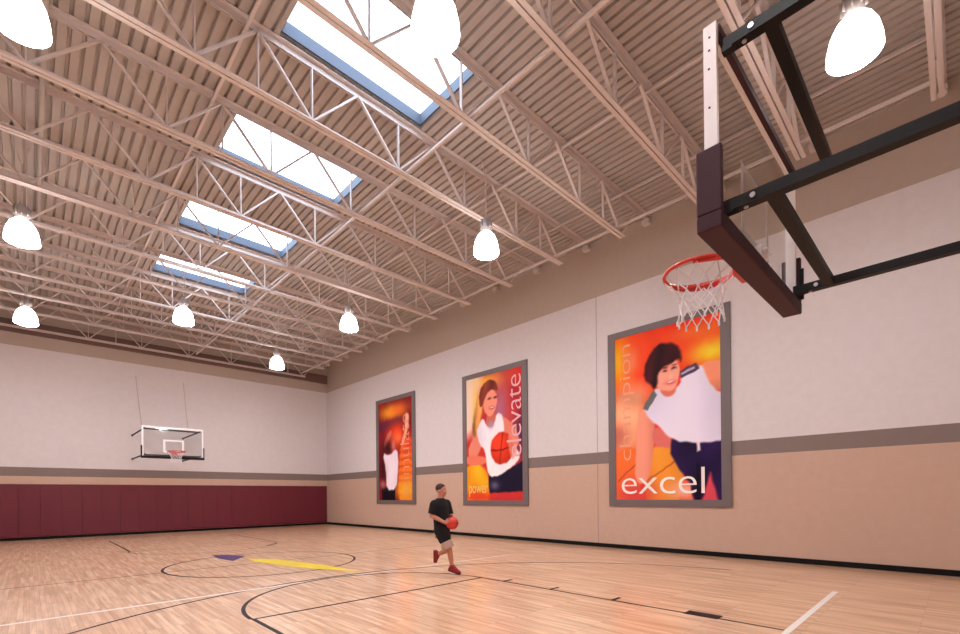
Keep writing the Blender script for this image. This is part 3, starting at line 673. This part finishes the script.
def loft(bm, secs, n=20):
    """secs: centre, half width along a, half depth along b, axes a,b"""
    rings = []
    for c, w, dd, a, b in secs:
        a = Vector(a).normalized(); b = Vector(b).normalized(); c = Vector(c)
        rings.append([bm.verts.new(c+a*w*math.cos(2*PI*k/n)+b*dd*math.sin(2*PI*k/n)) for k in range(n)])
    for A, B in zip(rings, rings[1:]):
        for k in range(n): bm.faces.new((A[k], A[(k+1) % n], B[(k+1) % n], B[k]))
    bm.faces.new(rings[0][::-1]); bm.faces.new(rings[-1])
def remesh(name, bm, m, parent, vox, it=4):
    bmesh.ops.recalc_face_normals(bm, faces=bm.faces[:])
    me = bpy.data.meshes.new(name); bm.to_mesh(me); bm.free(); o = bpy.data.objects.new('tmp', me); C.objects.link(o)
    r = o.modifiers.new('r', 'REMESH'); r.mode = 'VOXEL'; r.voxel_size = vox
    s = o.modifiers.new('s', 'SMOOTH'); s.factor = 0.5; s.iterations = it
    me2 = bpy.data.meshes.new_from_object(o.evaluated_get(bpy.context.evaluated_depsgraph_get())); bpy.data.objects.remove(o)
    me2.name = name; me2.materials.clear()
    return link(name, me2, m, parent, True)

def build_player():
    # local frame: +x = right in the photo (the way he runs), -y = towards the camera
    PX, PY = 5.93, 6.97
    t = thing('player', 'man in a black shirt and red shoes running with a ball on the court', 'person', (PX, PY, 0), -YAW)
    def P(px, py, y=0.0): return Vector(((px-447)/51.0, y, (574-py)/51.0))
    turn = math.radians(-28)                                 # chest turned a little towards the camera
    side = Vector((-math.sin(turn), math.cos(turn), 0))       # towards his left side
    fr = Vector((math.cos(turn), math.sin(turn), 0))
    pel = P(438.5, 530, 0.0); chest = P(437.5, 506.6, 0); head = P(438.6, 491.6, 0)
    shL = chest+side*0.175+Vector((0.03, 0, 0.05)); shR = chest-side*0.185+Vector((-0.02, 0, 0.04))
    hipL = pel+side*0.09; hipR = pel-side*0.09+Vector((0.02, 0, 0))
    ball = P(449.8, 523.5, -0.20)
    # legs: right (camera side) leg lands ahead, left leg trails, shin lifted
    knR = P(446.5, 549.5, -0.10); anR = P(448.8, 566.5, -0.06); toR = P(454.5, 571.5, -0.09)
    knL = P(443.5, 551.5, 0.12); anL = P(433.8, 556.5, 0.24); toL = P(431.5, 562.2, 0.27)
    elR = P(429.5, 516.0, -0.17); wrR = P(443.8, 523.3, -0.24)
    elL = P(451.5, 516.5, 0.02); wrL = P(452.0, 519.0, -0.02)
    elL = shL+Vector((0.07, 0.0, -0.27)); wrL = ball+Vector((0.02, 0.10, 0.13))+Vector((-0.02, 0.10, 0.02))
    bm = bmesh.new()
    ax = (side, fr)
    loft(bm, [(pel+Vector((0, 0, -0.09)), 0.14, 0.11, *ax), (pel, 0.165, 0.12, *ax), (pel+Vector((0, 0, 0.12)), 0.15, 0.105, *ax),
              (chest+Vector((0, 0, -0.10)), 0.165, 0.11, *ax), (chest, 0.18, 0.115, *ax), (chest+Vector((0, 0, 0.08)), 0.15, 0.09, *ax), (chest+Vector((0, 0, 0.13)), 0.08, 0.06, *ax)])
    cone_mesh(bm, chest+Vector((0, 0, 0.08)), 0.068, head+Vector((-0.015, 0, -0.03)), 0.054)
    for sh, el, wr in ((shL, elL, wrL), (shR, elR, wrR)):
        cone_mesh(bm, chest+Vector((0, 0, 0.06)), 0.07, sh, 0.062); cone_mesh(bm, sh, 0.058, el, 0.042); cone_mesh(bm, el, 0.042, el.lerp(wr, 0.35), 0.043); cone_mesh(bm, el.lerp(wr, 0.35), 0.043, wr, 0.028)
    for hp, kn, an in ((hipL, knL, anL), (hipR, knR, anR)):
        cone_mesh(bm, hp, 0.092, kn, 0.058); cone_mesh(bm, kn, 0.055, kn.lerp(an, 0.35), 0.056); cone_mesh(bm, kn.lerp(an, 0.35), 0.056, an, 0.037)
    for an, to in ((anL, toL), (anR, toR)): cone_mesh(bm, an, 0.036, to, 0.028)
    # head
    hr = Matrix.Rotation(math.radians(-18), 3, 'Z') @ Matrix.Rotation(math.radians(6), 3, 'Y')
    def H(x, y, z): return head + hr @ Vector((x, y, z))*1.1
    ell(bm, H(-0.012, 0, 0.03), (0.103, 0.0829, 0.0986), hr); ell(bm, H(0.018, 0, -0.035), (0.0762, 0.0627, 0.0806), hr); ell(bm, H(0.045, 0, -0.082), (0.0358, 0.0381, 0.0291), hr)
    cone_mesh(bm, H(0.076, 0, 0.012), 0.008, H(0.10, 0, -0.028), 0.013); ell(bm, H(0.076, 0, -0.062), (0.014, 0.024, 0.012), hr)
    for s in (-1, 1):
        ell(bm, H(-0.008, s*0.074, -0.012), (0.018, 0.010, 0.030), hr); ell(bm, H(0.062, s*0.03, 0.026), (0.02, 0.022, 0.008), hr); ell(bm, H(0.058, s*0.038, -0.025), (0.02, 0.02, 0.02), hr)
    # hands curled round the ball
    for wr, sg in ((wrR, -1), (wrL, 1)):
        tob = (ball-wr).normalized(); pn = (wr-ball).normalized(); tang = (Vector((0.55, 0, 0.1)) if sg < 0 else Vector((0.5, -0.15, -0.75)))
        tang = (tang-pn*tang.dot(pn)).normalized(); wd = pn.cross(tang).normalized()
        def S(u, v, lift=0.012):
            """point on the ball reached by going angle u along tang and v sideways"""
            q = pn*math.cos(u)*math.cos(v)+tang*math.sin(u)*math.cos(v)+wd*math.sin(v); return ball+q*(0.12+lift)
        u0 = -0.15
        for k in range(4): cone_mesh(bm, wr, 0.024, S(u0+0.45, (k-1.5)*0.16, 0.016), 0.014, n=10)
        for k, ln in enumerate((0.34, 0.42, 0.39, 0.28)):
            v = (k-1.5)*0.19; p = S(u0+0.45, (k-1.5)*0.16, 0.014)
            for j in range(3):
                q = S(u0+0.45+ln*(j+1)/1.6, v*(1+0.12*j), 0.009); cone_mesh(bm, p, 0.0095-0.0008*j, q, 0.0087-0.0008*j, n=8); p = q
        p = S(u0+0.15, -0.3*sg, 0.016); q = S(u0+0.40, -0.55*sg, 0.010); r = S(u0+0.62, -0.66*sg, 0.009)
        cone_mesh(bm, wr, 0.02, p, 0.014, n=8); cone_mesh(bm, p, 0.0125, q, 0.011, n=8); cone_mesh(bm, q, 0.011, r, 0.0095, n=8)
    body = remesh('body', bm, MT['skin'], t, 0.0075, 3)
    # hair cap, eyes, lips
    bm = bmesh.new(); ell(bm, H(-0.02, 0, 0.045), (0.105, 0.087, 0.094), hr); bmesh.ops.bisect_plane(bm, geom=bm.verts[:]+bm.edges[:]+bm.faces[:], plane_co=H(0.02, 0, 0.04), plane_no=hr @ Vector((0.78, 0, -0.62)), clear_outer=True)
    ed = [e for e in bm.edges if e.is_boundary]
    bmesh.ops.edgeloop_fill(bm, edges=ed); obj('hair', bm, MT['hair'], t, True)
    for s in (-1, 1):
        bm = bmesh.new(); ell(bm, H(0.076, s*0.029, 0.006), (0.008, 0.012, 0.007), hr, 10); e = obj('eye', bm, MT['eye'], t, True)
        bm = bmesh.new(); ell(bm, H(0.0825, s*0.029, 0.006), (0.003, 0.005, 0.005), hr, 8); obj('pupil', bm, MT['hair'], e, True)
        bm = bmesh.new(); cone_mesh(bm, H(0.079, s*0.014, 0.027), 0.004, H(0.072, s*0.044, 0.028), 0.003, n=6); obj('eyebrow', bm, MT['hair'], t)
    bm = bmesh.new(); ell(bm, H(0.086, 0, -0.062), (0.006, 0.02, 0.007), hr, 10); obj('lips', bm, MT['lip'], t, True)
    # shirt
    bm = bmesh.new()
    loft(bm, [(pel+Vector((0.03, 0, -0.16)), 0.185, 0.145, *ax), (pel+Vector((0.01, 0, -0.04)), 0.19, 0.145, *ax), (pel+Vector((0, 0, 0.12)), 0.185, 0.14, *ax),
              (chest+Vector((0, 0, -0.10)), 0.195, 0.14, *ax), (chest, 0.205, 0.14, *ax), (chest+Vector((0, 0, 0.085)), 0.165, 0.11, *ax), (chest+Vector((0, 0, 0.15)), 0.085, 0.078, *ax)])
    for sh, el in ((shL, elL), (shR, elR)):
        cone_mesh(bm, chest+Vector((0, 0, 0.05)), 0.09, sh, 0.08); d = (el-sh)
        loft(bm, [(sh, 0.085, 0.085, d.cross(fr), d.cross(d.cross(fr))), (sh+d*0.5, 0.082, 0.082, d.cross(fr), d.cross(d.cross(fr))), (sh+d*0.86, 0.078, 0.078, d.cross(fr), d.cross(d.cross(fr)))])
    cone_mesh(bm, hipR+Vector((0.0, 0, -0.02)), 0.128, hipR.lerp(knR, 0.50), 0.124)
    remesh('shirt', bm, MT['shirt'], t, 0.010, 3)
    # shorts
    bm = bmesh.new()
    loft(bm, [(pel+Vector((0, 0, 0.06)), 0.17, 0.13, *ax), (pel+Vector((0, 0, -0.06)), 0.185, 0.135, *ax), (pel+Vector((0.01, 0, -0.14)), 0.175, 0.13, *ax)])
    for hp, kn in ((hipL, knL), (hipR, knR)):
        d = kn-hp; a = d.cross(Vector((0, 1, 0))); b = d.cross(a)
        loft(bm, [(hp+d*0.05, 0.115, 0.115, a, b), (hp+d*0.5, 0.115, 0.115, a, b), (hp+d*0.95, 0.112, 0.112, a, b)])
    remesh('shorts', bm, MT['shorts'], t, 0.010, 3)
    # shoes
    for an, to in ((anL, toL), (anR, toR)):
        d = (to-an).normalized(); nrm = Vector((0, 1, 0)).cross(d)
        if nrm.z > 0 and an is anR: nrm = -nrm
        heel = an-Vector((0.035, 0, 0))-Vector((0, 0, 0.06)) if an is anR else an+Vector((-0.05, 0.0, 0.05))
        tip = to+d*0.035
        bm = bmesh.new(); cone_mesh(bm, an+Vector((0, 0, 0.0)), 0.05, heel.lerp(an, 0.25), 0.045); cone_mesh(bm, heel, 0.042, tip, 0.04); cone_mesh(bm, an, 0.048, to, 0.036)
        sh = remesh('shoe', bm, MT['shoe'], t, 0.008, 2)
        bm = bmesh.new()
        off = (nrm if an is anR else -nrm)*0.034
        s2 = Vector((0, 1, 0)); a2 = (tip-heel).normalized()
        n2 = a2.cross(s2).normalized()
        if an is anR and n2.z > 0: n2 = -n2
        if an is anL and n2.x > 0: n2 = -n2
        bar(bm, heel+n2*0.036-a2*0.03, tip+n2*0.034+a2*0.03, 0.075, 0.016, (0, 1, 0)) if False else loft(bm, [(heel+n2*0.036-a2*0.035, 0.03, 0.009, s2, n2), (heel+n2*0.036, 0.04, 0.011, s2, n2), (tip+n2*0.032, 0.044, 0.011, s2, n2), (tip+n2*0.030+a2*0.035, 0.028, 0.008, s2, n2)], 12)
        obj('sole', bm, MT['sole'], sh, True)
    # place so the lowest shoe point touches the floor
    bpy.context.view_layer.update()
    zmin = min((o.matrix_world @ v.co).z for o in t.children_recursive if o.type == 'MESH' for v in o.data.vertices)
    t.location.z -= zmin
    wb = t.matrix_basis @ ball
    tb = thing('basketball', 'red-orange basketball held at the waist by the running man', 'ball', (Matrix.Rotation(-YAW, 4, 'Z') @ ball.to_4d()).to_3d()+Vector((PX, PY, -zmin)))
    bm = bmesh.new(); bmesh.ops.create_uvsphere(bm, u_segments=32, v_segments=20, radius=0.12); obj('cover', bm, MT['ball'], tb, True)
    bm = bmesh.new(); r = 0.1195
    for k in range(3):
        pts = []
        for i in range(40):
            a = i*2*PI/40; p = [Vector((math.cos(a), math.sin(a), 0)), Vector((math.cos(a), 0, math.sin(a))), Vector((math.cos(a)*0.75, 0.66*(1 if True else 1), math.sin(a)*0.75))][k].normalized()
            pts.append(p*r)
        tube(bm, pts, 0.0025, 5, closed=True)
    obj('seams', bm, MT['seam'], tb)
build_player()
